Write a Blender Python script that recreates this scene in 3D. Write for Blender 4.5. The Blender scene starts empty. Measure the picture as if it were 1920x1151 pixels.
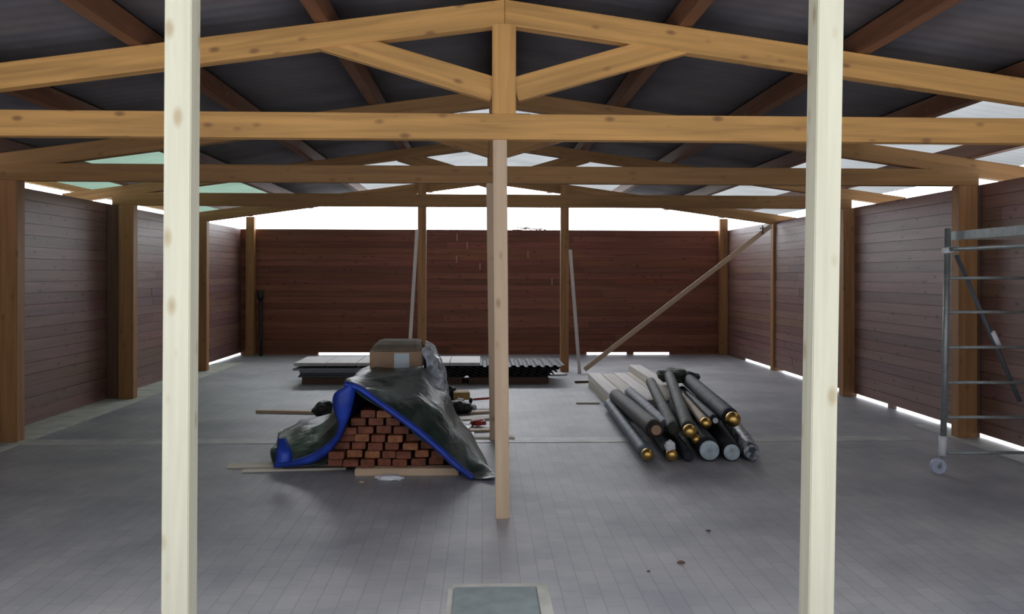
import bpy, bmesh, math, random
from mathutils import Vector, Matrix, noise
random.seed(7)
SC = bpy.context.scene
COL = SC.collection

# ------------------------------------------------------------------ camera, sky, exposure
F = 1600.0; VPX, HY, CH = 905.0, 515.0, 1.6
yaw = math.atan((960 - VPX) / F); roll = math.radians(0.12)
fw = Vector((math.sin(yaw), math.cos(yaw), 0)); r0 = Vector((math.cos(yaw), -math.sin(yaw), 0)); u0 = Vector((0, 0, 1))
RT = r0 * math.cos(roll) + u0 * math.sin(roll); UP = u0 * math.cos(roll) - r0 * math.sin(roll)
CAM = Vector((0, 0, CH))
cd = bpy.data.cameras.new('camera'); cam = bpy.data.objects.new('camera', cd); COL.objects.link(cam)
m = Matrix((RT, UP, -fw)).transposed().to_4x4(); m.translation = CAM
cam.matrix_world = m
cd.sensor_width = 36; cd.lens = 36 * F / 1920; cd.shift_y = -(575.5 - HY) / 1920; cd.clip_end = 500
SC.camera = cam
SKY_BASE, SKY_ZENITH, SKY_LOBE = 0.35, 1.6, 12.0
W = bpy.data.worlds.new('overcast sky'); SC.world = W; W.use_nodes = True
wb = W.node_tree.nodes['Background']; wb.inputs[0].default_value = (0.92, 0.95, 1.0, 1)
# overcast: brighter overhead, brightest where the sun stands behind the cloud beyond the back wall
_n = W.node_tree.nodes.new; _l = W.node_tree.links.new
def _m(op, a, b):
    q = _n('ShaderNodeMath'); q.operation = op
    for i, v in enumerate((a, b)):
        if isinstance(v, (int, float)): q.inputs[i].default_value = v
        else: _l(v, q.inputs[i])
    return q.outputs[0]
_tc = _n('ShaderNodeTexCoord'); _sx = _n('ShaderNodeSeparateXYZ'); _l(_tc.outputs['Generated'], _sx.inputs[0])
_dt = _n('ShaderNodeVectorMath'); _dt.operation = 'DOT_PRODUCT'; _l(_tc.outputs['Generated'], _dt.inputs[0]); _dt.inputs[1].default_value = (0, 0.77, 0.638)
_lobe = _m('MULTIPLY', _m('POWER', _m('MAXIMUM', _dt.outputs['Value'], 0.0), 2.2), SKY_LOBE)
_zen = _m('MULTIPLY', _m('MAXIMUM', _sx.outputs[2], 0.0), SKY_ZENITH)
_l(_m('ADD', _m('ADD', _lobe, _zen), SKY_BASE), wb.inputs[1])
SC.view_settings.view_transform = 'Standard'; SC.view_settings.look = 'None'
SC.view_settings.gamma = 1; SC.view_settings.exposure = 0.2; SC.view_settings.use_curve_mapping = False

def P(px, py, Y):                      # photo point at depth Y
    d = RT * (px - 960) + UP * (HY - py) + fw * F
    return CAM + d * (Y / d.y)
def PF(px, py, z=0.0):                 # photo point at height z
    d = RT * (px - 960) + UP * (HY - py) + fw * F
    return CAM + d * ((z - CH) / d.z)

# ------------------------------------------------------------------ materials
def nodes(name):
    m = bpy.data.materials.new(name); m.use_nodes = True
    nt = m.node_tree; b = nt.nodes['Principled BSDF']
    return m, nt, b, nt.nodes.new, nt.links.new
def ramp(nt, pts):
    r = nt.nodes.new('ShaderNodeValToRGB'); e = r.color_ramp.elements
    while len(e) > len(pts): e.remove(e[-1])
    while len(e) < len(pts): e.new(0.5)
    for el, (p, c) in zip(e, pts): el.position = p; el.color = (*c, 1)
    return r
def plain(name, c, rough=0.6, metal=0.0, var=0.15, scale=6, bump=0.0, spec=0.5):
    m, nt, b, N, L = nodes(name)
    tc = N('ShaderNodeTexCoord'); n = N('ShaderNodeTexNoise'); n.inputs['Scale'].default_value = scale; n.inputs['Detail'].default_value = 4
    L(tc.outputs['Object'], n.inputs['Vector'])
    r = ramp(nt, [(0.3, tuple(x * (1 - var) for x in c)), (0.7, tuple(min(1, x * (1 + var)) for x in c))])
    L(n.outputs['Fac'], r.inputs[0]); L(r.outputs[0], b.inputs['Base Color'])
    b.inputs['Roughness'].default_value = rough; b.inputs['Metallic'].default_value = metal
    b.inputs['Specular IOR Level'].default_value = spec
    if bump:
        bp = N('ShaderNodeBump'); bp.inputs['Strength'].default_value = bump; bp.inputs['Distance'].default_value = 0.02
        L(n.outputs['Fac'], bp.inputs['Height']); L(bp.outputs[0], b.inputs['Normal'])
    return m
def wood(name, c, dark=0.62, axis=0, rough=0.6, knots=True, attr=False, spec=0.4, bump=0.15, kc=(0.25, 0.12, 0.05)):
    m, nt, b, N, L = nodes(name)
    tc = N('ShaderNodeTexCoord'); mp = N('ShaderNodeMapping')
    oi = N('ShaderNodeObjectInfo'); ad = N('ShaderNodeVectorMath'); ad.operation = 'ADD'
    sc = [22, 22, 22]; sc[axis] = 1.1; mp.inputs['Scale'].default_value = sc
    cm = N('ShaderNodeMath'); cm.operation = 'MULTIPLY'; cm.inputs[1].default_value = 0.0 if attr else 37.0
    L(oi.outputs['Random'], cm.inputs[0])
    L(tc.outputs['Object'], ad.inputs[0]); L(cm.outputs[0], ad.inputs[1])
    L(ad.outputs[0], mp.inputs['Vector'])
    n = N('ShaderNodeTexNoise'); n.inputs['Scale'].default_value = 1; n.inputs['Detail'].default_value = 5; n.inputs['Distortion'].default_value = 0.4
    L(mp.outputs[0], n.inputs['Vector'])
    r = ramp(nt, [(0.3, tuple(x * dark for x in c)), (0.62, c), (0.8, tuple(min(1, x * 1.12) for x in c))])
    L(n.outputs['Fac'], r.inputs[0]); out = r.outputs[0]
    if knots:
        mk = N('ShaderNodeMapping'); s2 = [9.0, 9.0, 9.0]; s2[axis] = 4.5; mk.inputs['Scale'].default_value = s2
        L(ad.outputs[0], mk.inputs['Vector'])
        v = N('ShaderNodeTexVoronoi'); v.inputs['Scale'].default_value = 1; L(mk.outputs[0], v.inputs['Vector'])
        r2 = ramp(nt, [(0.08, (0.85, 0.85, 0.85)), (0.21, (0, 0, 0))]); L(v.outputs['Distance'], r2.inputs[0])
        mx = N('ShaderNodeMixRGB'); L(r2.outputs[0], mx.inputs[0]); L(out, mx.inputs[1]); mx.inputs[2].default_value = (*kc, 1)
        out = mx.outputs[0]
    if attr:
        at = N('ShaderNodeAttribute'); at.attribute_name = 'tone'
        mu = N('ShaderNodeMixRGB'); mu.blend_type = 'MULTIPLY'; mu.inputs[0].default_value = 1
        L(out, mu.inputs[1]); L(at.outputs['Color'], mu.inputs[2]); out = mu.outputs[0]
    L(out, b.inputs['Base Color']); b.inputs['Roughness'].default_value = rough; b.inputs['Specular IOR Level'].default_value = spec
    bp = N('ShaderNodeBump'); bp.inputs['Strength'].default_value = bump; bp.inputs['Distance'].default_value = 0.01
    L(n.outputs['Fac'], bp.inputs['Height']); L(bp.outputs[0], b.inputs['Normal'])
    return m
M = {}
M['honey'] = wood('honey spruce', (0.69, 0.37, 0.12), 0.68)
M['honey_shade'] = wood('honey spruce shaded', (0.38, 0.20, 0.075), 0.7)  # same spruce as honey, with the deeper hall's shade put into the colour
M['pale'] = wood('pale new spruce', (0.64, 0.61, 0.47), 0.86, kc=(0.42, 0.33, 0.2))
M['beige'] = wood('beige planed spruce', (0.66, 0.48, 0.33), 0.85, kc=(0.4, 0.24, 0.12))
M['post'] = wood('side post timber', (0.42, 0.21, 0.085), 0.7)
M['post_dark'] = wood('dark stained timber', (0.16, 0.085, 0.055), 0.7, knots=False)
M['purlin'] = wood('purlin timber', (0.20, 0.085, 0.045), 0.7)
M['wall_y'] = wood('stained boards side', (0.27, 0.145, 0.12), 0.7, axis=1, rough=0.5, attr=True, spec=1.0, knots=True, kc=(0.08, 0.04, 0.03))
M['wall_x'] = wood('stained boards back', (0.28, 0.10, 0.058), 0.7, axis=0, rough=0.5, attr=True, knots=True, kc=(0.10, 0.04, 0.02))
M['red_board'] = wood('red hardwood', (0.25, 0.075, 0.037), 0.5, knots=False, rough=0.55)
M['orange_board'] = wood('orange hardwood', (0.40, 0.15, 0.06), 0.6, knots=False, rough=0.55)
M['floorboard'] = wood('weathered pale board', (0.72, 0.65, 0.54), 0.85, knots=False)
M['whiteboard'] = wood('white larch', (0.86, 0.80, 0.75), 0.88, knots=False)
M['concrete'] = plain('pale concrete', (0.55, 0.55, 0.50), 0.85, var=0.2, scale=5, bump=0.2)
M['concrete_dim'] = plain('worn concrete', (0.50, 0.50, 0.49), 0.5, var=0.2, scale=5, bump=0.2)
M['ground'] = plain('bright gravel ground', (0.34, 0.34, 0.32), 0.9, scale=2)
M['steel'] = plain('galvanised steel', (0.33, 0.36, 0.36), 0.5, 0.6, scale=20)
M['steel_lid'] = plain('steel lid', (0.27, 0.33, 0.34), 0.6, 0.25, scale=9, bump=0.1)
M['white_plastic'] = plain('white plastic', (0.75, 0.77, 0.82), 0.45)
M['wheel'] = plain('pale blue rubber', (0.50, 0.54, 0.70), 0.5)
M['gold'] = plain('brushed brass', (0.80, 0.52, 0.16), 0.33, 1.0, var=0.08)
M['sleeve'] = plain('grey blue sleeve', (0.14, 0.17, 0.225), 0.55, var=0.35, scale=9, bump=0.4, spec=0.35)
M['olive'] = plain('olive sleeve', (0.060, 0.068, 0.052), 0.6, var=0.35, scale=9, bump=0.4, spec=0.3)
M['darkfilm'] = plain('dark film', (0.020, 0.024, 0.038), 0.6, var=0.4, scale=8, bump=0.5, spec=0.3)
M['brownfilm'] = plain('dark brown wrap', (0.05, 0.038, 0.034), 0.6, var=0.3, scale=10, bump=0.4, spec=0.3)
M['card'] = plain('cardboard', (0.40, 0.26, 0.17), 0.8, var=0.1)
M['card_dim'] = plain('grey brown cardboard', (0.26, 0.205, 0.15), 0.85, var=0.2)
M['label'] = plain('paper label', (0.60, 0.68, 0.76), 0.6, var=0.05)
M['ochre'] = plain('ochre card', (0.50, 0.33, 0.12), 0.7)
M['red'] = plain('red paint', (0.45, 0.05, 0.04), 0.5)
M['blue'] = plain('blue tarpaulin', (0.015, 0.055, 0.42), 0.42, var=0.35, scale=7, bump=0.6)
M['straw'] = plain('dry straw', (0.30, 0.24, 0.17), 0.9)
M['corr'] = plain('dark steel sheet', (0.10, 0.11, 0.125), 0.6, 0.0, scale=4, spec=0.3)
M['panel'] = plain('pale panel', (0.62, 0.58, 0.58), 0.6, var=0.08)
M['panel_edge'] = plain('grey panel core', (0.30, 0.33, 0.36), 0.6)
M['black'] = plain('black plastic', (0.018, 0.018, 0.02), 0.5)

def roofmat():
    m, nt, b, N, L = nodes('fibre cement sheet')
    tc = N('ShaderNodeTexCoord'); n = N('ShaderNodeTexNoise'); n.inputs['Scale'].default_value = 2.0; n.inputs['Detail'].default_value = 6
    L(tc.outputs['Object'], n.inputs['Vector'])
    r = ramp(nt, [(0.3, (0.12, 0.115, 0.13)), (0.7, (0.19, 0.18, 0.195))]); L(n.outputs['Fac'], r.inputs[0]); L(r.outputs[0], b.inputs['Base Color'])
    b.inputs['Roughness'].default_value = 0.85
    return m
M['roof'] = roofmat()
def clearsheet(name, c, t=0.35):
    m = bpy.data.materials.new(name); m.use_nodes = True; nt = m.node_tree
    nt.nodes.remove(nt.nodes['Principled BSDF']); N = nt.nodes.new; L = nt.links.new
    out = [x for x in nt.nodes if x.type == 'OUTPUT_MATERIAL'][0]
    tr = N('ShaderNodeBsdfTranslucent'); tp = N('ShaderNodeBsdfTransparent'); mx = N('ShaderNodeMixShader')
    tc = N('ShaderNodeTexCoord'); n = N('ShaderNodeTexNoise'); n.inputs['Scale'].default_value = 1.5; n.inputs['Detail'].default_value = 5
    L(tc.outputs['Object'], n.inputs['Vector'])
    r = ramp(nt, [(0.3, tuple(x * 0.8 for x in c)), (0.65, c)]); L(n.outputs['Fac'], r.inputs[0])
    L(r.outputs[0], tr.inputs[0]); L(r.outputs[0], tp.inputs[0])
    mx.inputs[0].default_value = t; L(tr.outputs[0], mx.inputs[1]); L(tp.outputs[0], mx.inputs[2]); L(mx.outputs[0], out.inputs[0])
    return m
M['clear'] = clearsheet('translucent sheet', (0.09, 0.092, 0.092), 0.25)
M['clear_green'] = clearsheet('green translucent sheet', (0.055, 0.08, 0.062), 0.28)
def filmmat():
    m, nt, b, N, L = nodes('clear crumpled film')
    b.inputs['Base Color'].default_value = (0.75, 0.8, 0.9, 1); b.inputs['Roughness'].default_value = 0.18
    tc = N('ShaderNodeTexCoord'); n = N('ShaderNodeTexNoise'); n.inputs['Scale'].default_value = 9; n.inputs['Detail'].default_value = 5; n.inputs['Distortion'].default_value = 1.0
    L(tc.outputs['Object'], n.inputs['Vector'])
    r = ramp(nt, [(0.35, (0.12,) * 3), (0.7, (0.75,) * 3)]); L(n.outputs['Fac'], r.inputs[0]); L(r.outputs[0], b.inputs['Alpha'])
    bp = N('ShaderNodeBump'); bp.inputs['Strength'].default_value = 0.8; bp.inputs['Distance'].default_value = 0.03
    L(n.outputs['Fac'], bp.inputs['Height']); L(bp.outputs[0], b.inputs['Normal'])
    return m
M['film'] = filmmat()
def tarpmat():
    m, nt, b, N, L = nodes('dark green tarpaulin')
    tc = N('ShaderNodeTexCoord'); n = N('ShaderNodeTexNoise'); n.inputs['Scale'].default_value = 5; n.inputs['Detail'].default_value = 6; n.inputs['Distortion'].default_value = 0.8
    L(tc.outputs['Object'], n.inputs['Vector'])
    r = ramp(nt, [(0.35, (0.018, 0.030, 0.025)), (0.58, (0.032, 0.055, 0.047)), (0.72, (0.09, 0.16, 0.145))]); L(n.outputs['Fac'], r.inputs[0]); L(r.outputs[0], b.inputs['Base Color'])
    b.inputs['Roughness'].default_value = 0.36
    bp = N('ShaderNodeBump'); bp.inputs['Strength'].default_value = 0.6; bp.inputs['Distance'].default_value = 0.04
    L(n.outputs['Fac'], bp.inputs['Height']); L(bp.outputs[0], b.inputs['Normal'])
    return m
M['tarp'] = tarpmat()
def pavermat():
    m, nt, b, N, L = nodes('grey block paving')
    tc = N('ShaderNodeTexCoord'); mp = N('ShaderNodeMapping'); mp.inputs['Rotation'].default_value = (0, 0, math.pi / 2)
    L(tc.outputs['Object'], mp.inputs['Vector'])
    br = N('ShaderNodeTexBrick'); br.inputs['Scale'].default_value = 1; br.inputs['Brick Width'].default_value = 0.2; br.inputs['Row Height'].default_value = 0.1
    br.inputs['Mortar Size'].default_value = 0.004; br.inputs['Mortar Smooth'].default_value = 0.5
    br.inputs['Color1'].default_value = (0.36, 0.362, 0.40, 1); br.inputs['Color2'].default_value = (0.405, 0.405, 0.435, 1); br.inputs['Mortar'].default_value = (0.31, 0.315, 0.34, 1)
    L(mp.outputs[0], br.inputs['Vector'])
    n = N('ShaderNodeTexNoise'); n.inputs['Scale'].default_value = 0.9; n.inputs['Detail'].default_value = 7; n.inputs['Roughness'].default_value = 0.6
    L(tc.outputs['Object'], n.inputs['Vector'])
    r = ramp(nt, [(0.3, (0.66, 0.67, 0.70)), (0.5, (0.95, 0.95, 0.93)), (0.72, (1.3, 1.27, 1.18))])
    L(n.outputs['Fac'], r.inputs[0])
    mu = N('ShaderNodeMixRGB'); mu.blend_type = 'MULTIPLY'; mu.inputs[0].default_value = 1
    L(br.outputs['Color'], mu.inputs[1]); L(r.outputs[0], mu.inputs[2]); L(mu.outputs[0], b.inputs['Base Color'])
    b.inputs['Roughness'].default_value = 0.5; b.inputs['Specular IOR Level'].default_value = 0.5
    bp = N('ShaderNodeBump'); bp.inputs['Strength'].default_value = 0.3; bp.inputs['Distance'].default_value = 0.004; bp.invert = True
    L(br.outputs['Fac'], bp.inputs['Height']); L(bp.outputs[0], b.inputs['Normal'])
    return m
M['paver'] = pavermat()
def wrapmat():
    m, nt, b, N, L = nodes('white and dark mottled wrap')
    tc = N('ShaderNodeTexCoord'); n = N('ShaderNodeTexNoise'); n.inputs['Scale'].default_value = 13; n.inputs['Detail'].default_value = 3
    L(tc.outputs['Object'], n.inputs['Vector'])
    r = ramp(nt, [(0.42, (0.03, 0.035, 0.05)), (0.5, (0.25, 0.27, 0.30)), (0.6, (0.5, 0.55, 0.58))]); L(n.outputs['Fac'], r.inputs[0]); L(r.outputs[0], b.inputs['Base Color'])
    b.inputs['Roughness'].default_value = 0.4
    return m
M['mottle'] = wrapmat()
M['paleend'] = plain('pale blue wrap', (0.42, 0.50, 0.56), 0.4, var=0.3, scale=14, bump=0.3)

# ------------------------------------------------------------------ object helpers
def link(name, bm, mat, parent=None, smooth=False):
    me = bpy.data.meshes.new(name); bmesh.ops.recalc_face_normals(bm, faces=bm.faces); bm.to_mesh(me); bm.free()
    if smooth:
        for p in me.polygons: p.use_smooth = True
    o = bpy.data.objects.new(name, me); COL.objects.link(o)
    for mm in (mat if isinstance(mat, (list, tuple)) else [mat]): me.materials.append(mm)
    if parent: o.parent = parent
    return o
def tag(o, label, cat, group=None):
    o['label'] = label; o['category'] = cat
    if group: o['group'] = group
    return o
def thing(name, loc, label, cat, group=None):
    o = bpy.data.objects.new(name, None); COL.objects.link(o); o.location = loc; o.empty_display_size = 0.1
    return tag(o, label, cat, group)
def structure(o): o['kind'] = 'structure'; return o
def box_bm(x, y, z, bevel=0.0):        # centred box of full sizes
    bm = bmesh.new(); bmesh.ops.create_cube(bm, size=1)
    bmesh.ops.scale(bm, vec=(x, y, z), verts=bm.verts)
    if bevel: bmesh.ops.bevel(bm, geom=list(bm.edges), offset=bevel, segments=2, affect='EDGES')
    return bm
def add_box(bm, lo, hi):
    lo = Vector(lo); hi = Vector(hi)
    r = bmesh.ops.create_cube(bm, size=1)
    bmesh.ops.scale(bm, vec=hi - lo, verts=r['verts']); bmesh.ops.translate(bm, vec=(lo + hi) / 2, verts=r['verts'])
    return r['verts']
def frame_from(p0, p1, side):
    x = (p1 - p0).normalized(); y = (side - x * side.dot(x)).normalized(); z = x.cross(y)
    return Matrix((x, y, z)).transposed()
def beam(name, p0, p1, wy, hz, mat, parent=None, side=Vector((0, 1, 0)), bevel=0.005):
    """a timber from p0 to p1 (its axis), wy thick along side, hz deep across"""
    p0 = Vector(p0); p1 = Vector(p1)
    o = link(name, box_bm((p1 - p0).length, wy, hz, bevel), mat, parent)
    mt = frame_from(p0, p1, side).to_4x4(); mt.translation = (p0 + p1) / 2 - (parent.location if parent else Vector())
    o.matrix_local = mt
    return o
def tube_bm(bm, pts, rad, n=14, cap=True):
    pts = [Vector(p) for p in pts]; rads = rad if isinstance(rad, (list, tuple)) else [rad] * len(pts)
    rings = []
    for i, p in enumerate(pts):
        d = (pts[min(i + 1, len(pts) - 1)] - pts[max(i - 1, 0)]).normalized()
        a = d.cross(Vector((0, 0, 1)));
        if a.length < 0.05: a = Vector((1, 0, 0))
        a.normalize(); b = d.cross(a)
        rings.append([bm.verts.new(p + (a * math.cos(t) + b * math.sin(t)) * rads[i]) for t in [2 * math.pi * k / n for k in range(n)]])
    for r1, r2 in zip(rings, rings[1:]):
        for k in range(n): bm.faces.new((r1[k], r1[(k + 1) % n], r2[(k + 1) % n], r2[k]))
    if cap: bm.faces.new(rings[0][::-1]); bm.faces.new(rings[-1])
    return bm
def rod(name, p0, p1, rad, mat, parent=None, n=14):
    off = parent.location if parent else Vector()
    bm = bmesh.new(); tube_bm(bm, [Vector(p0) - off, Vector(p1) - off], rad, n)
    o = link(name, bm, mat, parent, True)
    for p in o.data.polygons: p.use_smooth = len(p.vertices) == 4
    return o

# ------------------------------------------------------------------ the hall's measurements
RX = 0.14                      # ridge line
XL, XR, YB = -4.80, 4.92, 17.12
Y0 = 2.9
SL = 0.1385
RT_TOP = 3.40                  # top of rafters at the ridge
def rz(x, top=RT_TOP): return top - SL * abs(x - RX)
D1, D2, D3, D4 = 5.62, 8.30, 11.20, 14.25
PH = 0.15                      # purlin height

# floor
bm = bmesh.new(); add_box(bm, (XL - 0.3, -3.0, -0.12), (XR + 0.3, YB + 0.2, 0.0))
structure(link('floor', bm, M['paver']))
bm = bmesh.new(); add_box(bm, (-60, -40, -0.3), (60, 80, -0.125))
structure(link('ground', bm, M['ground']))
def strip(name, lo, hi, mat):
    bm = bmesh.new(); add_box(bm, lo, hi); return structure(link(name, bm, mat))
strip('trim_1', (XL, Y0, -0.01), (-4.32, 15.5, 0.006), M['concrete'])
strip('trim_2', (-4.32, 8.12, -0.01), (4.2, 8.36, 0.005), M['concrete_dim'])
strip('trim_3', (4.62, Y0, -0.01), (XR, 9.0, 0.006), M['concrete_dim'])

# walls of horizontal boards
def wall(name, axis, a0, a1, fixed, inward, mat, z0=0.042, z1=2.5, n=20, fill=()):
    bm = bmesh.new(); tone = bm.loops.layers.color.new('tone'); h = (z1 - z0) / n
    def piece(lo, hi):
        vs = add_box(bm, lo, hi); t = random.uniform(0.85, 1.12); c = (t, t * random.uniform(0.93, 1.02), t * random.uniform(0.9, 1.05), 1)
        for f in {f for v in vs for f in v.link_faces}:
            for l in f.loops: l[tone] = c
    for i in range(n):
        cuts = sorted([a0] + [a0 + (a1 - a0) * (k + random.random() * 0.3) / 3 for k in (1, 2)] + [a1])
        for c0, c1 in zip(cuts, cuts[1:]):
            e = random.uniform(0, 0.006)
            zz = (z0 + i * h + 0.002, z0 + (i + 1) * h - 0.002)
            b0, b1 = sorted((fixed + inward * e, fixed - inward * 0.035))
            if axis == 'y': piece((b0, c0, zz[0]), (b1, c1, zz[1]))
            else: piece((c0, b0, zz[0]), (c1, b1, zz[1]))
    b0, b1 = sorted((fixed - inward * 0.012, fixed - inward * 0.045))     # tongues closing the joints
    if axis == 'y': piece((b0, a0, z0), (b1, a1, z1))
    else: piece((a0, b0, z0), (a1, b1, z1))
    for c0, c1 in fill:                                                   # bottom boards where the gap is closed
        b0, b1 = sorted((fixed, fixed - inward * 0.035))
        if axis == 'y': piece((b0, c0, -0.001), (b1, c1, z0 + 0.002))
        else: piece((c0, b0, -0.001), (c1, b1, z0 + 0.002))
    return structure(link(name, bm, mat))
wall('wall_left', 'y', Y0, YB, XL, 1, M['wall_y'], fill=[(Y0, 14.3)])
wall('wall_right', 'y', Y0, YB, XR, -1, M['wall_y'], fill=[(15.9, YB), (12.2, 12.9), (10.05, 10.2)])
wb_ = wall('wall_back', 'x', XL - 0.045, XR + 0.045, YB, -1, M['wall_x'], fill=[(XL, P(597, 665, YB).x), (P(693, 665, YB).x, P(1100, 665, YB).x), (P(1175, 665, YB).x, P(1188, 665, YB).x), (P(1255, 665, YB).x, XR)])
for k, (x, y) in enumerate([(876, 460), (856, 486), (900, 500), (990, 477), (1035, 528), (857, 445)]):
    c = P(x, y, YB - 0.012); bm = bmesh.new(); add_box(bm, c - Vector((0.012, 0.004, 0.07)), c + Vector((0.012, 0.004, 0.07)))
    o = link('pale_mark', bm, M['card'], wb_)  # small upright pale marks on the back wall boards

# ------------------------------------------------------------------ roof
def corrugated(name, xa, xb, ya, yb, mat, amp=0.002, pitch=0.15, t=0.004):
    bm = bmesh.new(); n = max(2, int((yb - ya) / pitch * 8)); rows = []
    for i in range(n + 1):
        y = ya + (yb - ya) * i / n; dz = amp * math.sin(2 * math.pi * y / pitch)
        rows.append([bm.verts.new((x, y, rz(x) + PH + amp + dz + 0.004)) for x in (xa, xb)])
    for a, b in zip(rows, rows[1:]): bm.faces.new((a[0], a[1], b[1], b[0]))
    o = link(name, bm, mat, None, True)
    if t:
        s = o.modifiers.new('thickness', 'SOLIDIFY'); s.thickness = t
    return structure(o)
YE = YB + 0.08
XO = 5.75
DIRT = M['roof']
for sgn in (-1, 1):
    def X(d): return RX + sgn * d
    side = 'left' if sgn < 0 else 'right'
    e = abs((XO if sgn > 0 else -XO) - RX)
    corrugated('ceiling', X(0), X(1.19), Y0, 9.2, DIRT)
    corrugated('window_' + str(7 if sgn < 0 else 8), X(0), X(1.19), 9.2, 10.6, M['clear'], t=0)
    corrugated('ceiling', X(0), X(1.19), 10.6, 13.2, DIRT)
    corrugated('window_' + str(1 if sgn < 0 else 2), X(0), X(1.19), 13.2, YE, M['clear'], t=0)
    corrugated('ceiling', X(1.19), X(2.38), Y0, 12.6, DIRT)
    corrugated('window_' + str(3 if sgn < 0 else 4), X(1.19), X(2.38), 12.6, YE, M['clear'], t=0)
    corrugated('ceiling', X(2.38), X(3.62), Y0, YE, DIRT)
    ys = 9.4 if sgn < 0 else 6.6
    corrugated('ceiling', X(3.62), X(e), Y0, ys, DIRT)
    corrugated('window_' + str(5 if sgn < 0 else 6), X(3.62), X(e), ys, YE, M['clear_green'] if sgn < 0 else M['clear'], t=0)
for name, off, lab in [('l4', -4.75, 'outermost brown purlin above the left wall'), ('l3', -3.56, 'third brown purlin left of the roof ridge'), ('l2', -2.38, 'second brown purlin left of the roof ridge'),
                       ('l1', -1.19, 'first brown purlin left of the roof ridge'), ('m', 0.0, 'brown ridge purlin running over the king posts'), ('r1', 1.19, 'first brown purlin right of the roof ridge'),
                       ('r2', 2.38, 'second brown purlin right of the roof ridge'), ('r3', 3.56, 'third brown purlin right of the roof ridge'), ('r4', 4.68, 'outermost brown purlin above the right wall')]:
    x = RX + off; z = rz(x) + PH / 2
    o = beam('purlin', (x, Y0 - 0.1, z), (x, YE - 0.05, z), 0.10, PH - 0.004, M['purlin'], side=Vector((1, 0, 0)))
    tag(o, lab + ', running into the depth under the roof sheets', 'purlin', 'purlins under the roof sheets')

o = beam('eaves_board', (-5.46, Y0 - 0.1, 2.735), (-5.46, YE - 0.05, 2.735), 0.035, 0.08, M['honey'], side=Vector((1, 0, 0)))
tag(o, 'orange-brown eaves board along the roof edge outside the left wall', 'board')
# ------------------------------------------------------------------ trusses
CB, CT = 2.485, 2.65
def truss(D, label, mat, top=RT_TOP, chord=True, rd=0.165):
    t = thing('roof_truss' if chord else 'rafter_frame', (RX, D, CB), label, 'roof truss' if chord else 'rafters', 'timber frames across the hall')
    th = 0.10
    for s, xe in ((-1, XL - 0.60), (1, XR + 0.70)):
        zc0 = rz(RX, top) - rd / 2 - 0.002; zc1 = rz(xe, top) - rd / 2 - 0.002
        n = Vector((xe - RX, 0, zc1 - zc0)).normalized()
        bm = box_bm(1, 1, 1)
        L_ = math.hypot(xe - RX, zc1 - zc0)
        a = Vector((RX + s * 0.001, D, zc0)); b = Vector((xe, D, zc1))
        # plumb cut at the ridge, made as an extruded side outline
        bm.free(); bm = bmesh.new(); hv = rd / 2 / math.cos(math.atan(SL))
        out = [(a.x, a.z - hv), (b.x, b.z - hv), (b.x, b.z + hv), (a.x, a.z + hv)]
        mt = frame_from(a, b, Vector((0, 1, 0))).to_4x4(); mt.translation = (a + b) / 2; inv = mt.inverted()
        fr = [bm.verts.new(inv @ Vector((x, D - th / 2, z))) for x, z in out]; bk = [bm.verts.new(inv @ Vector((x, D + th / 2, z))) for x, z in out]
        bm.faces.new(fr); bm.faces.new(bk[::-1])
        for k in range(4): bm.faces.new((fr[k], bk[k], bk[(k + 1) % 4], fr[(k + 1) % 4]))
        bmesh.ops.recalc_face_normals(bm, faces=bm.faces)
        bmesh.ops.bevel(bm, geom=list(bm.edges), offset=0.004, segments=1, affect='EDGES')
        o = link('rafter', bm, mat, t); m2 = mt.copy(); m2.translation = mt.translation - t.location; o.matrix_local = m2
    if chord:
        beam('bottom_chord', (XL + 0.03, D, (CB + CT) / 2), (XR - 0.03, D, (CB + CT) / 2), th + 0.004, CT - CB, mat, t)
        beam('king_post', (RX - 0.003, D - 0.006, CT - 0.002), (RX - 0.003, D - 0.006, rz(RX, top) - 0.16), 0.105, 0.155, mat, t)
        for s in (-1, 1):
            # upper end under the rafter, lower end on the king post
            p1 = Vector((RX + s * 0.07, D + 0.003, 2.815)); p0 = Vector((RX + s * 1.24, D + 0.003, 3.157))
            beam('brace', p0, p1, th - 0.02, 0.158, mat, t)
    return t
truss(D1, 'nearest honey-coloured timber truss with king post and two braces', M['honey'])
truss(D2, 'second timber truss from the front, behind the nearest one', M['honey_shade'])
truss(D3, 'third timber truss from the front, in front of the white gable opening', M['honey_shade'], rd=0.13)
truss(D4, 'farthest pair of rafters without bottom chord, standing on the two back posts', M['honey_shade'], top=3.285, chord=False)
for x0, x1, y0, y1, dd, lab in [(862, 935, 213, 219, 0.11, 'short board lying on the nearest truss chord, left of the king post'), (955, 995, 213, 219, 0.11, 'short board lying on the nearest truss chord, right of the king post')]:
    a = P(x0, 216, D1 + dd); b = P(x1, 216, D1 + dd); a.z = b.z = CT + 0.013
    tag(beam('board_offcut', a, b, 0.10, 0.024, M['honey']), lab, 'board')

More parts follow.
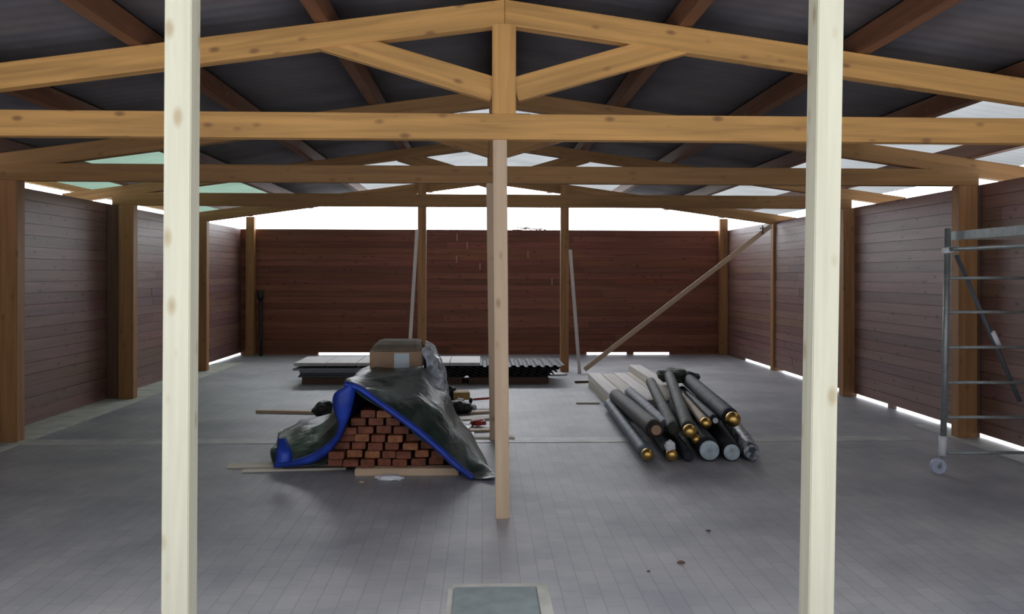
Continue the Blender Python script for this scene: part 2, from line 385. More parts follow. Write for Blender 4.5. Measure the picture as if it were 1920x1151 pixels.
# ------------------------------------------------------------------ posts
def post(b, t, wx, wy, mat, label, group, name='wooden_post'):
    o = beam(name, b, t, wx, wy, mat, side=Vector((1, 0, 0)), bevel=0.004)
    return tag(o, label, 'post', group)
DF = 3.2
b = P(336, 1151, DF); t = P(343, 0, DF); d = t - b
bb = b + d * ((0 - b.z) / d.z); tt = b + d * ((3.05 - b.z) / d.z)
post(bb, tt, 0.098, 0.10, M['pale'], 'pale square timber post in the left foreground', 'front entrance posts')
b = P(1530, 1151, DF); t = P(1549, 0, DF); d = t - b
bb = b + d * ((0 - b.z) / d.z); tt = b + d * ((3.05 - b.z) / d.z)
post(bb, tt, 0.098, 0.10, M['pale'], 'pale square timber post in the right foreground', 'front entrance posts')
tf = truss(DF, 'front pair of rafters over the two pale entrance posts', M['pale'], chord=False)
b = PF(942, 969); t = P(937, 275, b.y); t.z = CB
post(b, t, 0.092, 0.10, M['beige'], 'beige square post in the middle, under the nearest truss', 'middle posts')
b = PF(932, 816); b.y = D2; t = P(926, 345, D2); t.z = CB
post(b, t, 0.15, 0.12, M['beige'], 'second middle post, half hidden behind the nearest middle post', 'middle posts')
# side posts: a wide face post with a dark stud against the wall
def side_post(x, Y, s, label, top=CB):
    t_ = thing('wall_post', (x, Y, 0), label, 'post', 'posts along the side walls')
    wallx = XL if s < 0 else XR
    beam('post', (x, Y, 0), (x, Y, top), 0.185, 0.14, M['post'], t_, side=Vector((1, 0, 0)))
    xi = x + s * 0.0925; xo = wallx - s * 0.008
    xm = (xi + xo) / 2
    if abs(xo - xi) > 0.02:
        beam('stud', (xm, Y + 0.01, 0), (xm, Y + 0.01, top), abs(xo - xi), 0.10, M['post_dark'], t_, side=Vector((1, 0, 0)))
    return t_
side_post(P(21, 600, D2).x, D2, -1, 'nearest brown post on the left wall, at the left edge')
side_post(P(240, 600, D3 - 0.1).x, D3 - 0.1, -1, 'second brown post along the left wall, left of the pale front post')
side_post(P(379, 600, D4).x, D4, -1, 'third brown post along the left wall, just right of the pale front post')
side_post(P(1808, 600, D2).x, D2, 1, 'nearest brown post on the right wall, behind the scaffold frame')
side_post(P(1590, 600, D3).x, D3, 1, 'second brown post along the right wall, right of the pale front post')
side_post(P(1457, 600, D4).x, D4, 1, 'third brown post along the right wall, where the long diagonal plank ends')
for px, lab, s in [(470, 'brown corner post where left and back walls meet', -1), (1366, 'brown corner post where right and back walls meet', 1)]:
    x = min(max(P(px, 600, YB - 0.12).x, XL + 0.09), XR - 0.09)
    post((x, YB - 0.12, 0), (x, YB - 0.12, rz(x) - 0.02), 0.16, 0.14, M['post'], lab, 'corner posts', 'corner_post')
for px, lab in [(791, 'back post left of the middle, rising to the roof behind the cardboard box'), (1058, 'back post right of the middle, rising to the roof behind the sheet stack')]:
    a = P(px, 690, D4 - 0.12); a.z = 0
    post(a, (a.x, a.y, rz(a.x) - 0.002), 0.135, 0.13, M['post'], lab, 'back posts')

# ------------------------------------------------------------------ leaning battens and the long plank
def batten(x0, y0, x1, y1, Y0_, Y1_, w, h, mat, label, name='batten', floor=True, cat='batten'):
    a = P(x0, y0, Y0_); b_ = P(x1, y1, Y1_)
    if floor:
        d = b_ - a; a = a + d * ((0.0 - a.z) / d.z)
    return tag(beam(name, a, b_, w, h, mat, side=Vector((1, 0, 0))), label, cat)
batten(769, 640, 782, 430, 13.75, 14.0, 0.055, 0.03, M['whiteboard'], 'thin pale batten leaning against the left back post, above the cardboard box')
batten(1086, 690, 1069, 468, 13.85, 14.02, 0.055, 0.03, M['whiteboard'], 'thin pale batten leaning beside the right back post')
a = PF(1096, 693, 0.06); b = P(1446, 423, D4 - 0.19)
tag(beam('diagonal_plank', a, b, 0.03, 0.075, M['beige']), 'long narrow plank rising diagonally from the floor to the right wall post', 'plank')
c = P(1432, 432, D4 - 0.25)
cl = thing('clamp', c, 'small metal clamp holding the top of the long diagonal plank', 'clamp')
beam('jaw', c + Vector((-0.07, 0, 0.03)), c + Vector((0.09, 0, 0.05)), 0.03, 0.02, M['steel'], cl)
beam('bar', c + Vector((-0.02, 0, -0.06)), c + Vector((-0.02, 0, 0.08)), 0.02, 0.03, M['black'], cl, side=Vector((1, 0, 0)))
# dark bar in the left back corner
x = P(487, 600, YB - 0.25).x
sp = thing('digging_bar', (x, YB - 0.25, 0), 'dark upright bar with thick head beside the left corner post', 'tool')
rod('shaft', (x + 0.03, YB - 0.28, 0), (x - 0.02, YB - 0.12, 1.12), 0.035, M['black'], sp)
rod('head', (x - 0.024, YB - 0.12, 1.10), (x - 0.03, YB - 0.10, 1.27), 0.055, M['black'], sp)
# straw tuft on the back wall
random.seed(3)
bm = bmesh.new(); c0 = P(1000, 431, YB)
for k in range(60):
    p = c0 + Vector((random.uniform(-0.28, 0.3), random.uniform(-0.06, 0.06), random.uniform(0, 0.02)))
    dx = random.uniform(-0.25, 0.12); q = p + Vector((dx, random.uniform(-0.05, 0.05), random.uniform(0.0, 0.10) * max(0.1, 1 - abs(p.x - c0.x + 0.1) * 3)))
    tube_bm(bm, [p, q], 0.004, 4)
tag(link('straw_tuft', bm, M['straw']), 'tuft of dry straw lying on top of the back wall', 'straw')

# ------------------------------------------------------------------ scaffold
SX0, SX1, SY = P(1777, 600, 6.8).x, P(1946, 600, 6.8).x, 6.8
s = thing('scaffold_tower', (SX0, SY, 0), 'grey metal scaffold tower on castors by the right wall', 'scaffold')
SY2 = 4.95; zt = P(1777, 428, SY).z
for yy in (SY, SY2):
    for xx in (SX0, SX1):
        lean = -0.035 if (xx == SX0 and yy == SY) else 0
        rod('upright', (xx + lean, yy, 0.24), (xx, yy, zt), 0.024, M['steel'], s)
        rod('adjustable_leg', (xx + lean - 0.01, yy, 0.14), (xx + lean, yy, 0.30), 0.032, M['white_plastic'], s)
        hub = Vector((xx + lean - 0.055, yy - 0.02, 0.06))
        w = rod('castor', hub + Vector((0, -0.022, 0)), hub + Vector((0, 0.022, 0)), 0.06, M['wheel'], s, 24)
        rod('castor_hub', hub + Vector((0, -0.03, 0)) - s.location, hub + Vector((0, 0.03, 0)) - s.location, 0.018, M['steel'], None).parent = w
        rod('fork', hub + Vector((0, -0.03, 0)), (xx + lean - 0.01, yy, 0.16), 0.012, M['steel'], s)
    for py in (521, 585, 651, 717, 782, 849):
        z = P(1850, py, SY).z
        rod('rung', (SX0, yy, z), (SX1, yy, z), 0.013, M['steel'], s)
zp = P(1800, 443, SY).z
beam('platform', (SX0 + 0.41, SY + 0.05, zp), (SX0 + 0.41, SY2 - 0.05, zp), 0.60, 0.05, M['floorboard'], s, side=Vector((1, 0, 0)))
beam('platform_rail', (SX0 + 0.06, SY + 0.06, zp + 0.005), (SX0 + 0.06, SY2 - 0.06, zp + 0.005), 0.03, 0.07, M['steel'], s, side=Vector((1, 0, 0)))
rod('side_rail', (SX0, SY, P(1785, 468, SY).z), (SX0, SY2, P(1785, 468, SY).z), 0.016, M['steel'], s)
rod('coupler', P(1768, 470, SY - 0.02), P(1797, 466, SY - 0.02), 0.024, M['white_plastic'], s)
dg0, dg1 = P(1793, 478, SY + 0.05), P(1912, 752, SY + 0.05)
rod('diagonal_brace', dg0, dg1, 0.018, M['corr'], s)
rod('brace_sleeve', P(1860, 622, SY + 0.045), P(1872, 648, SY + 0.045), 0.024, M['white_plastic'], s)

# ------------------------------------------------------------------ drain cover
x0, x1 = P(852, 1105, 4.35).x, P(1004, 1105, 4.35).x
dc = thing('drain_cover', ((x0 + x1) / 2, 4.14, 0), 'square grey-green cover in a pale concrete rim at the bottom middle', 'drain cover')
bm = bmesh.new(); add_box(bm, (x0, 3.93, -0.02), (x1, 4.35, 0.010)); bmesh.ops.translate(bm, vec=-dc.location, verts=bm.verts)
bmesh.ops.bevel(bm, geom=list(bm.edges), offset=0.003, segments=1, affect='EDGES')
link('lid', bm, M['steel_lid'], dc)
bm = bmesh.new()
add_box(bm, (x0 - 0.012, 4.356, -0.02), (x1 + 0.065, 4.40, 0.008)); add_box(bm, (x1 + 0.006, 3.87, -0.02), (x1 + 0.065, 4.356, 0.008)); add_box(bm, (x0 - 0.03, 3.87, -0.02), (x0 - 0.008, 4.356, 0.003)); add_box(bm, (x0 - 0.008, 3.87, -0.02), (x1 + 0.006, 3.92, 0.008))
bmesh.ops.translate(bm, vec=-dc.location, verts=bm.verts)
link('rim', bm, M['concrete'], dc)

# ------------------------------------------------------------------ the timber stack under the tarpaulin
def plank_on_floor(pa, pb, w, h, mat, label, z=0.0, name='floor_board', group=None):
    a = PF(*pa, z); b = PF(*pb, z); a.z = b.z = z + h / 2
    return tag(beam(name, a, b, w, h, mat), label, 'board', group)
plank_on_floor((428, 875), (655, 873), 0.10, 0.022, M['floorboard'], 'pale board on the floor under the left end of the tarpaulin')
plank_on_floor((455, 884), (650, 879), 0.07, 0.018, M['floorboard'], 'narrower pale board in front of the left end of the tarpaulin')
plank_on_floor((482, 773), (632, 776), 0.09, 0.03, M['beige'], 'weathered stick on the floor behind the left of the tarpaulin')
plank_on_floor((1080, 757), (1124, 757), 0.06, 0.02, M['floorboard'], 'short pale stick on the floor left of the pole pile')
plank_on_floor((1078, 718), (1122, 717), 0.05, 0.03, M['post_dark'], 'short dark stick on the floor left of the pale planks')
plank_on_floor((875, 822), (965, 822), 0.10, 0.02, M['floorboard'], 'short pale board at the foot of the second middle post')
# support timbers
SY0 = 6.86
xa, xb = P(612, 885, SY0).x, P(838, 885, SY0).x
for k, (yy, x0_, x1_) in enumerate([(6.80, P(665, 890, 6.8).x, P(860, 890, 6.8).x), (7.7, xa - 0.05, xb + 0.05), (8.7, xa - 0.05, xb + 0.05)]):
    tag(beam('bearer', (x0_, yy + 0.06, 0.03), (x1_, yy + 0.06, 0.03), 0.12, 0.058, M['beige']), ['pale bearer under the front of the red timber stack', 'bearer under the middle of the red timber stack', 'bearer under the back of the red timber stack'][k], 'timber')
random.seed(11)
base = None; nb = 0
rows = 9; bw, bh = 0.128, 0.062
for r in range(rows):
    z = 0.062 + r * (bh + 0.003)
    lo = xa + 0.035 * r + max(0, r - 5) * 0.05; hi = xb - 0.0 - 0.095 * max(0, r - 1)
    if r >= 7: break
    x = lo + random.uniform(-0.03, 0.02)
    while x + bw * 0.8 < hi + 0.06:
        fy = SY0 + random.uniform(-0.035, 0.05)
        if base is None:
            base = link('stacked_board', box_bm(2.1, bw - 0.006, bh, 0.005), M['red_board']); o = base
            alt = base.copy(); alt.data = base.data.copy(); alt.data.materials[0] = M['orange_board']
        else:
            o = (alt if random.random() < 0.22 else base).copy(); COL.objects.link(o)
        o.location = (x + bw / 2, fy + 1.05, z + bh / 2); o.rotation_euler = (0, 0, math.pi / 2 + random.uniform(-0.01, 0.01)); o.scale = (1, random.uniform(0.88, 1.0), random.uniform(0.86, 1.0))
        tag(o, 'reddish brown sawn board, one of the pile of board ends showing under the tarpaulin', 'board', 'boards stacked under the tarpaulin'); nb += 1
        x += bw + random.uniform(0.001, 0.012)
bpy.data.objects.remove(alt)

def catmull(p0, p1, p2, p3, t):
    return 0.5 * ((2 * p1) + (p2 - p0) * t + (2 * p0 - 5 * p1 + 4 * p2 - p3) * t * t + (3 * p1 - p0 - 3 * p2 + p3) * t ** 3)
def curve(pts, n):
    out = []
    for i in range(len(pts) - 1):
        a = pts[max(i - 1, 0)]; b = pts[i]; c = pts[i + 1]; d = pts[min(i + 2, len(pts) - 1)]
        for k in range(n): out.append(catmull(a, b, c, d, k / n))
    out.append(pts[-1].copy()); return out
def cloth(name, cols, mats, parent, off, wr=0.012, sc=6, n=6, thick=0.006, minz=0.004):
    grid = [curve(c, n) for c in cols]                       # along each column
    rows = list(zip(*grid)); rows = [curve(list(r), n) for r in rows]
    bm = bmesh.new(); vs = []
    for r in rows:
        vr = []
        for p in r:
            q = p + Vector((noise.noise(p * sc), noise.noise(p * sc + Vector((9, 3, 1))), noise.noise(p * sc + Vector((2, 7, 5))))) * wr * 1.6
            q.z = max(q.z, minz + 0.01 * abs(noise.noise(p * 5))); vr.append(bm.verts.new(q - off))
        vs.append(vr)
    for a, b in zip(vs, vs[1:]):
        for k in range(len(a) - 1): bm.faces.new((a[k], a[k + 1], b[k + 1], b[k]))
    me = bpy.data.meshes.new(name); bm.to_mesh(me); bm.free()
    for p in me.polygons: p.use_smooth = True
    for mm in mats: me.materials.append(mm)
    o = bpy.data.objects.new(name, me); COL.objects.link(o)
    if parent: o.parent = parent
    s_ = o.modifiers.new('thickness', 'SOLIDIFY'); s_.thickness = thick; s_.offset = 0
    if len(mats) > 1: s_.material_offset = 1; s_.material_offset_rim = 0
    return o
cols = [
 [P(512, 878, 7.02), P(512, 848, 7.25), P(520, 818, 7.75), P(535, 805, 8.3)],
 [P(548, 876, 6.98), P(548, 846, 7.22), P(550, 806, 7.8), P(555, 796, 8.4)],
 [P(596, 868, 6.92), P(590, 826, 7.2), P(585, 794, 7.8), P(590, 786, 8.5)],
 [P(632, 838, 6.86), P(622, 798, 7.2), P(620, 786, 7.8), P(625, 776, 8.6)],
 [P(652, 800, 6.78), P(640, 775, 7.15), P(634, 750, 7.8), P(636, 735, 8.6)],
 [P(648, 726, 6.76), P(652, 716, 7.1), P(668, 706, 7.7), P(690, 692, 8.8)],
 [P(672, 734, 6.74), P(690, 722, 7.1), P(700, 694, 7.75), P(715, 684, 8.8)],
 [P(720, 768, 6.72), P(738, 728, 7.05), P(748, 690, 7.75), P(755, 684, 8.8)],
 [P(768, 804, 6.68), P(782, 742, 7.0), P(794, 694, 7.75), P(790, 690, 8.8)],
 [P(812, 840, 6.66), P(824, 780, 7.0), P(832, 740, 7.75), P(825, 725, 8.8)],
 [P(848, 874, 6.62), P(868, 820, 7.0), P(866, 800, 7.7), P(845, 775, 8.8)],
 [P(884, 901, 6.62), P(900, 862, 6.95), P(892, 838, 7.5), P(868, 800, 8.8)],
 [P(926, 902, 6.60), P(926, 888, 6.8), P(912, 865, 7.3), P(885, 815, 8.7)],
]
for c_ in cols:
    c_.append(Vector((c_[-1].x, 9.15, max(0.02, c_[-1].z * 0.5)))); c_.append(Vector((c_[-1].x, 9.25, 0.012)))
tp = thing('tarpaulin', (-0.9, 7.6, 0), 'dark green tarpaulin with blue lining, thrown like a tent over the red timber stack', 'tarpaulin')
cloth('sheet', cols, [M['tarp'], M['blue']], tp, tp.location, wr=0.028, sc=4.2)
hem = [c[0] for c in cols]
def band(pts, widths, dirs, name, lift=-0.014):
    c = curve(pts, 6); w = curve([Vector((x, 0, 0)) for x in widths], 6); dd = curve([Vector(x) for x in dirs], 6)
    bm = bmesh.new(); a = []
    for p, ww, d in zip(c, w, dd):
        d = d.normalized(); q = p + Vector((0, lift, 0))
        row = [q + d * ww.x * t + Vector((0, -0.035 * math.sin(t * math.pi), 0)) + Vector((0, 1, 0)) * 0.01 * noise.noise(p * 9) for t in (0, .25, .5, .75, 1)]
        for k in row: k.z = max(k.z, 0.008)
        a.append([bm.verts.new(k - tp.location) for k in row])
    for r1, r2 in zip(a, a[1:]):
        for k in range(4): bm.faces.new((r1[k], r1[k + 1], r2[k + 1], r2[k]))
    o = link(name, bm, M['blue'], tp, True)
    s_ = o.modifiers.new('thickness', 'SOLIDIFY'); s_.thickness = 0.006
    o['label'] = 'blue turned-back hem'
    return o
# right hem runs from the peak down to the right front corner
band([hem[5], hem[6], hem[7], hem[8], hem[9], hem[10], hem[11]], [0.05, 0.055, 0.055, 0.06, 0.06, 0.06, 0.05],
     [(-0.3, 0, 1)] * 1 + [(0.45, 0, 0.9)] * 6, 'hem')
# left hem: broad fold at the peak, narrowing, then running out to the left
band([P(664, 722, 6.74), P(666, 735, 6.73), P(661, 762, 6.74), P(651, 795, 6.76), P(636, 828, 6.82), P(606, 858, 6.88), P(570, 872, 6.92), P(515, 877, 6.98)],
     [0.05, 0.16, 0.15, 0.07, 0.06, 0.08, 0.07, 0.05], [(-1, 0, 0.0), (-1, 0, -0.05), (-1, 0, 0), (-1, 0, -0.1), (-0.8, 0, 0.5), (-0.6, 0, 0.8), (-0.2, 0, 1), (0, 0, 1)], 'hem')
band([P(517, 866, 6.80), P(519, 845, 6.83), P(522, 820, 6.92)], [0.13, 0.12, 0.06], [(1, 0, 0.05)] * 3, 'corner_flap')

# cardboard box with raised lid
c = P(742, 690, 7.9); hgt = P(742, 659, 7.9).z - c.z
bx = thing('cardboard_box', (c.x, 8.15, c.z), 'brown cardboard box with white label, standing on the tarpaulin', 'box')
wl, wr_ = P(693, 690, 7.9).x - c.x, P(791, 690, 7.9).x - c.x
bm = bmesh.new(); add_box(bm, (wl, -0.25, -0.03), (wr_, 0.25, hgt)); bmesh.ops.bevel(bm, geom=list(bm.edges), offset=0.006, segments=2, affect='EDGES')
link('carton', bm, M['card'], bx)
bm = bmesh.new(); zb = P(742, 637, 8.4).z - c.z
pts = []
for y, z, ins in [(-0.255, hgt + 0.004, 0), (-0.1, hgt + (zb - hgt) * 0.55, 0.01), (0.06, zb - 0.008, 0.03), (0.25, zb, 0.035), (0.262, hgt - 0.02, 0.0)]:
    pts.append([bm.verts.new((wl + ins, y, z)), bm.verts.new((wl + ins + 0.05, y, z + 0.012)), bm.verts.new((0, y, z + 0.010)), bm.verts.new((wr_ - ins - 0.05, y, z + 0.012)), bm.verts.new((wr_ - ins, y, z))])
for a, b in zip(pts, pts[1:]):
    for k in range(4): bm.faces.new((a[k], a[k + 1], b[k + 1], b[k]))
o = link('flap', bm, M['card_dim'], bx); s_ = o.modifiers.new('t', 'SOLIDIFY'); s_.thickness = 0.008
o['label'] = 'grey-brown raised lid flaps'
bm = bmesh.new(); add_box(bm, (-0.015, -0.256, hgt - 0.155), (0.075 + 0.05, -0.2505, hgt - 0.015)); o = link('paper_label', bm, M['label'], bx); o['label'] = 'white paper label'

# plastic film with a dark bag in it
bg = thing('film_wrapped_bag', (-0.42, 8.0, 0.4), 'dark bag under crumpled clear plastic film, right of the cardboard box', 'bag')
bm = bmesh.new(); bmesh.ops.create_uvsphere(bm, u_segments=28, v_segments=18, radius=1)
c1 = P(814, 706, 8.0)
for v in bm.verts:
    k = 1 + 0.10 * noise.noise(v.co * 2.2 + Vector((4, 4, 4))); v.co = Vector((v.co.x * 0.085, v.co.y * 0.2, v.co.z * 0.27)) * k
    v.co.x += -0.10 * v.co.z / 0.3 * 0.5 
    v.co += c1 - bg.location
link('bag', bm, M['darkfilm'], bg, True)
fc = [[P(793, 655, 7.80), P(799, 641, 8.0), P(806, 652, 8.25)],
      [P(797, 690, 7.74), P(815, 655, 7.84), P(822, 672, 8.2)],
      [P(801, 722, 7.70), P(826, 690, 7.74), P(836, 705, 8.1)],
      [P(812, 748, 7.66), P(834, 735, 7.70), P(842, 745, 8.1)],
      [P(830, 772, 7.62), P(840, 768, 7.68), P(846, 765, 8.1)]]
o = cloth('film', fc, [M['film']], bg, bg.location, wr=0.022, sc=11, n=8, thick=0.002); o['label'] = 'clear shiny plastic film'

# clutter behind the tarpaulin
def bagshape(name, centre, size, mat, label, cat, seed, z0=None):
    bm = bmesh.new(); bmesh.ops.create_icosphere(bm, subdivisions=4, radius=1)
    for v in bm.verts:
        k = 1 + 0.28 * noise.noise(v.co * 1.8 + Vector((seed, 0, 0))) + 0.1 * noise.noise(v.co * 5 + Vector((seed, 2, 0)))
        v.co = Vector((v.co.x * size[0], v.co.y * size[1], max(v.co.z, -0.6) * size[2])) * k
    mz = min(v.co.z for v in bm.verts)
    for v in bm.verts: v.co.z = max(v.co.z - mz, 0.0)
    o = link(name, bm, mat, None, True); o.location = centre; return tag(o, label, cat)
bagshape('plastic_bag', PF(862, 774), (0.14, 0.15, 0.09), M['black'], 'black plastic bag lying right of the tarpaulin, under the ochre carton', 'bag', 1)
bagshape('rubbish_bag', PF(612, 780), (0.14, 0.16, 0.10), M['black'], 'black rubbish bag on the floor behind the blue fold of the tarpaulin', 'bag', 5)
bagshape('rag', PF(620, 792), (0.08, 0.1, 0.05), M['whiteboard'], 'crumpled pale rag behind the left flap of the tarpaulin', 'rag', 6)
bagshape('black_sack', PF(846, 762) , (0.09, 0.1, 0.14), M['black'], 'small upright black sack right of the plastic film', 'bag', 12)
bagshape('white_bag', PF(842, 764) + Vector((-0.02, -0.25, 0.0)), (0.05, 0.05, 0.06), M['white_plastic'], 'small white scrunched bag beside the plastic film', 'bag', 8)
c = PF(865, 765); c.z = 0.155
o = link('carton', box_bm(0.19, 0.2, 0.09, 0.005), M['ochre']); o.location = c; o.rotation_euler = (0, 0, 0.1); tag(o, 'small ochre carton lying on the black plastic bag', 'box')
bagshape('white_scrap', PF(888, 766), (0.035, 0.05, 0.03), M['white_plastic'], 'small white plastic scrap right of the ochre carton', 'scrap', 9)
c = PF(900, 762)
ham = thing('red_handled_tool', c, 'tool with red handle leaning by the second middle post', 'tool')
rod('handle', c + Vector((-0.08, 0, 0.085)), c + Vector((0.2, 0.02, 0.105)), 0.014, M['red'], ham)
rod('tool_head', c + Vector((-0.10, 0, 0.10)), c + Vector((-0.14, 0, 0.0)), 0.022, M['darkfilm'], ham)
rod('stand', c + Vector((0.17, 0.02, 0.10)), c + Vector((0.17, 0.02, 0.0)), 0.01, M['steel'], ham)
plank_on_floor((878, 776), (935, 772), 0.12, 0.025, M['beige'], 'pale board lying behind the second middle post')
plank_on_floor((835, 788), (940, 783), 0.22, 0.02, M['floorboard'], 'wide pale board right of the tarpaulin, under the red scrap')
plank_on_floor((880, 808), (950, 806), 0.16, 0.02, M['beige'], 'brownish board right of the tarpaulin, nearest the second middle post')
bagshape('red_scrap', PF(896, 796, 0.02) , (0.09, 0.1, 0.035), M['red'], 'dark red scrap lying on the pale board', 'scrap', 3)
bagshape('clear_tray', PF(730, 900), (0.11, 0.05, 0.025), M['white_plastic'], 'flat whitish plastic piece in front of the red timber stack', 'scrap', 13)
bagshape('wood_chip', PF(678, 905), (0.022, 0.015, 0.008), M['beige'], 'tiny wood chip in front of the bearer of the red stack', 'chip', 2)
bagshape('leaf_scrap', PF(1277, 1056), (0.020, 0.016, 0.008), M['post_dark'], 'small dark crumb on the paving at lower right, largest of them', 'debris', 4)
bagshape('leaf_scrap', PF(1216, 1072), (0.009, 0.008, 0.005), M['post_dark'], 'tiny dark crumb on the paving at lower right, nearest the front', 'debris', 4)
bagshape('leaf_scrap', PF(1328, 996), (0.014, 0.01, 0.006), M['post_dark'], 'tiny dark crumb on the paving at lower right, farthest back', 'debris', 7)

# ------------------------------------------------------------------ stacked sheets at the back
x0, x1 = P(550, 722, 12.4).x, P(1062, 712, 12.4).x
for k, yy in enumerate((12.55, 13.2)):
    for j, (xa_, xb_) in enumerate(((x0 + 0.1, -0.3), (-0.2, x1 - 0.25))):
        tag(beam('bearer', (xa_, yy, 0.05), (xb_, yy, 0.05), 0.09, 0.1, M['post_dark']), ['front', 'back'][k] + ' dark bearer under the ' + ['left', 'right'][j] + ' end of the sheet stack at the back', 'timber')
def sheet_corr(xa, xb, ya, yb, z, label, mat=None):
    bm = bmesh.new(); n = int((xb - xa) / 0.02); up = []; dn = []
    for i in range(n + 1):
        x = xa + (xb - xa) * i / n; ph = (i % 6) / 6.0
        h = 0.024 if 0.1 < ph < 0.6 else 0.0
        up.append([bm.verts.new((x, ya, z + h + 0.004)), bm.verts.new((x, yb, z + h + 0.004))])
    for a, b in zip(up, up[1:]): bm.faces.new((a[0], b[0], b[1], a[1]))
    o = link('corrugated_sheet', bm, mat or M['corr']); s_ = o.modifiers.new('t', 'SOLIDIFY'); s_.thickness = 0.003
    return tag(o, label, 'metal sheet', 'corrugated sheets in the back stack')
for k in range(5):
    sheet_corr(-0.75 + 0.02 * k, x1 - 0.02 - 0.05 * (4 - k), 12.42 + 0.01 * k, 13.45, 0.105 + 0.036 * k, ['bottom', 'second lowest', 'middle', 'second highest', 'topmost'][k] + ' dark corrugated metal sheet of the stack at the back')
random.seed(5)
for k in range(4):
    xa_ = x0 + 0.02 + random.uniform(-0.05, 0.08); z = 0.105 + 0.034 * k
    bm = box_bm(1.95, 1.0, 0.03, 0.003); o = link('wall_panel', bm, M['corr'] if k < 2 else M['panel_edge']); o.location = (xa_ + 0.98, 12.95 + random.uniform(-.02, .02), z + 0.015)
    tag(o, ['bottom dark', 'second dark', 'third grey', 'fourth grey'][k] + ' flat sheet under the pale panels left of the cardboard box', 'panel', 'flat sheets in the back stack')
xl = P(549, 697, 12.4).x; px_ = xl
for k in range(6):
    w = 0.45 - 0.0 * k
    o = link('pale_panel', box_bm(w - 0.008, 1.02, 0.045, 0.004), M['panel']); o.location = (px_ + w / 2, 12.95, 0.272 + 0.0455 / 2 + 0.0)  # flat pale panels laid side by side on top of the stack
    tag(o, ['first', 'second', 'third', 'fourth', 'fifth', 'sixth'][k] + ' pale panel from the left, on top of the stack at the back', 'panel', 'pale panels on the back stack'); px_ += w
bm = box_bm(0.3, 0.25, 0.02, 0.002); o = link('offcut', bm, M['panel']); o.location = PF(1040, 700) + Vector((0, -0.2, 0.012)); o.rotation_euler = (0, 0, 0.3)
tag(o, 'pale offcut lying at the right end of the sheet stack', 'offcut')

# ------------------------------------------------------------------ pale planks of the right-hand pile
random.seed(21)
xs = [1108, 1133, 1158, 1183, 1207]
n = 0
for lay in range(3):
    for i in range(4):
        if lay == 2 and i < 3: continue
        yb = 12.35 + random.uniform(-0.1, 0.12) + (0.35 if lay == 2 else 0); yf = 9.75 + random.uniform(-0.1, 0.1) 
        zt_ = 0.045 + lay * 0.088
        xa_ = 1.62 + i * 0.185; xf = 1.60 + i * 0.185
        o = beam('pale_plank', (xf + 0.09 * (lay == 2), yf, zt_), (xa_ + 0.09 * (lay == 2), yb, zt_), 0.178, 0.085, M['whiteboard'] if (lay + i) % 2 else M['floorboard'], side=Vector((1, 0, 0)))
        lab = {2: 'topmost pale plank of the pile, set back behind the others', 1: ['leftmost', 'second from the left', 'third from the left', 'rightmost'][i] + ' pale plank in the upper row behind the grey poles',
               0: ['leftmost', 'second from the left', 'third from the left', 'rightmost'][i] + ' pale plank in the bottom row behind the grey poles'}[lay]
        tag(o, lab, 'plank', 'pale planks behind the poles')

# ------------------------------------------------------------------ poles with brass balls
def pole(fx, fy, bx_, by_, Yf, Yb, r, mat, label, ball=None, endmat=None, name='ball_capped_pole'):
    f = P(fx, fy, Yf); b = P(bx_, by_, Yb)
    f.z = max(f.z, r); b.z = max(b.z, r)
    t_ = thing(name, Vector((f.x, f.y, 0)), label, 'pole', 'poles in the right-hand pile')
    bm = bmesh.new(); nn = 24; pts = []; rr = []
    for i in range(nn + 1):
        q = f.lerp(b, i / nn); pts.append(q - t_.location); rr.append(r * (1 + 0.07 * noise.noise(Vector((i * 0.9, fx, 0))) + (-0.15 if i == 0 else 0)))
    tube_bm(bm, pts, rr, 18); o = link('sleeve', bm, mat, t_, True)
    d = (f - b).normalized()
    if ball:
        br_ = ball; bm = bmesh.new(); bmesh.ops.create_uvsphere(bm, u_segments=28, v_segments=18, radius=br_)
        bc = f + d * (br_ * 0.8); bc.z = max(bc.z, br_)
        bmesh.ops.translate(bm, vec=bc - t_.location, verts=bm.verts); o = link('brass_ball', bm, M['gold'], t_, True); o['label'] = 'shiny brass ball'
        rod('collar', f + d * 0.0 - d * 0.02, f + d * br_ * 0.35, br_ * 0.55, M['brownfilm'], t_)
    elif endmat:
        rod('end_cap', f - d * 0.005, f + d * 0.02, r * 0.55, endmat, t_)
    return t_
pole(1212, 850, 1142, 757, 7.28, 10.0, 0.056, M['sleeve'], 'grey-blue sleeved pole with brass ball, leftmost on the floor', 0.052)
pole(1258, 850, 1190, 762, 7.28, 10.0, 0.056, M['darkfilm'], 'dark pole with brass ball on the floor, second from the left', 0.052)
pole(1230, 806, 1155, 742, 7.45, 10.0, 0.080, M['brownfilm'], 'thick dark brown pole with pale core and no ball, above the leftmost two', None, M['card'], 'wrapped_pole')
pole(1252, 800, 1180, 735, 7.75, 10.1, 0.058, M['sleeve'], 'grey-blue sleeved pole lying to the right of the thick brown one', None, M['brownfilm'], 'wrapped_pole')
pole(1264, 806, 1220, 716, 7.5, 10.1, 0.058, M['olive'], 'olive sleeved pole without ball, left of the topmost olive pole', None, M['brownfilm'], 'wrapped_pole')
pole(1292, 806, 1255, 704, 7.35, 10.2, 0.061, M['olive'], 'topmost olive sleeved pole ending in a large brass ball', 0.060)
pole(1304, 822, 1262, 742, 7.40, 9.9, 0.045, M['darkfilm'], 'thin dark pole with the smallest brass ball, under the olive pole', 0.043)
pole(1322, 792, 1272, 735, 7.5, 10.0, 0.042, M['beige'], 'slim tan pole ending in a brass ball, in the gap right of the olive poles', 0.052)
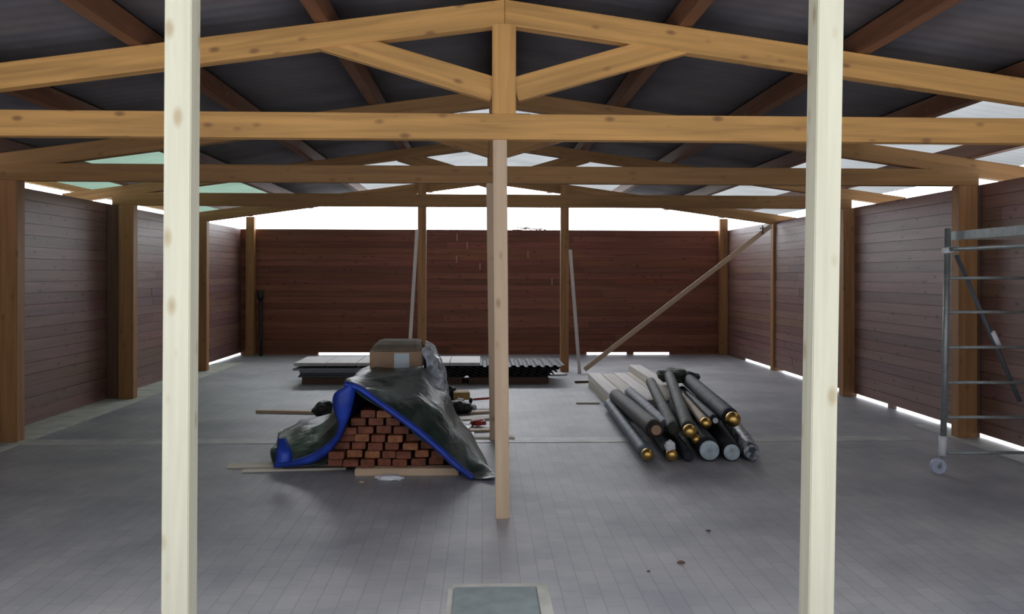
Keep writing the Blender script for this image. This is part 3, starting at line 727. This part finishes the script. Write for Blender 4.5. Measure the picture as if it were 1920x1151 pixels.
pole(1372, 784, 1290, 712, 7.6, 10.2, 0.080, M['darkfilm'], 'thick dark film-wrapped pole with the rightmost brass ball', 0.068)
pole(1341, 788, 1279, 730, 7.7, 10.2, 0.045, M['darkfilm'], 'dark film-wrapped pole with white end, left of the rightmost ball', None, M['white_plastic'], 'wrapped_pole')
# wrapped rolls beneath
def roll_(fx, fy, bx_, by_, r, mat, label, Yf=7.25, endm=None):
    f = P(fx, fy, Yf); b = P(bx_, by_, 9.9); f.z = b.z = r
    t_ = thing('wrapped_roll', Vector((f.x, f.y, 0)), label, 'roll', 'wrapped rolls under the poles')
    bm = bmesh.new(); pts = []; rr = []
    for i in range(21):
        q = f.lerp(b, i / 20); pts.append(q - t_.location); rr.append(r * (1 + 0.05 * noise.noise(Vector((i * 0.8, fx, 3))) - (0.12 if i == 0 else 0)))
    tube_bm(bm, pts, rr, 22); link('wrap', bm, mat, t_, True)
    d = (f - b).normalized()
    bm = bmesh.new(); tube_bm(bm, [f - t_.location - d * 0.01, f - t_.location + d * 0.012, f - t_.location + d * 0.02], [r * 0.86, r * 0.82, r * 0.6], 22)
    link('end', bm, endm or mat, t_)
roll_(1330, 842, 1262, 757, 0.100, M['darkfilm'], 'large roll with pale blue round end, under the brass-balled poles', endm=M['paleend'])
roll_(1372, 844, 1312, 757, 0.082, M['darkfilm'], 'roll with mottled white end, between the pale blue and the dark mottled roll', endm=M['paleend'])
roll_(1409, 847, 1348, 760, 0.078, M['mottle'], 'dark mottled roll at the right edge of the pole pile')
roll_(1290, 852, 1222, 760, 0.050, M['darkfilm'], 'thin dark roll on the floor left of the pale blue roll end')
bagshape('film_scrap', P(1256, 838, 7.2) * 1.0 , (0.045, 0.04, 0.05), M['white_plastic'], 'white film scrap between the two balls on the floor', 'scrap', 15).location.z = 0.11
bagshape('olive_cover', P(1262, 716, 10.3), (0.20, 0.22, 0.10), M['olive'], 'olive cover bunched over the far ends of the poles', 'cover', 17).location.z = 0.30
bagshape('dark_cover', P(1292, 722, 10.2), (0.12, 0.16, 0.08), M['darkfilm'], 'dark film bunched over the far end of the thick pole', 'cover', 19).location.z = 0.30
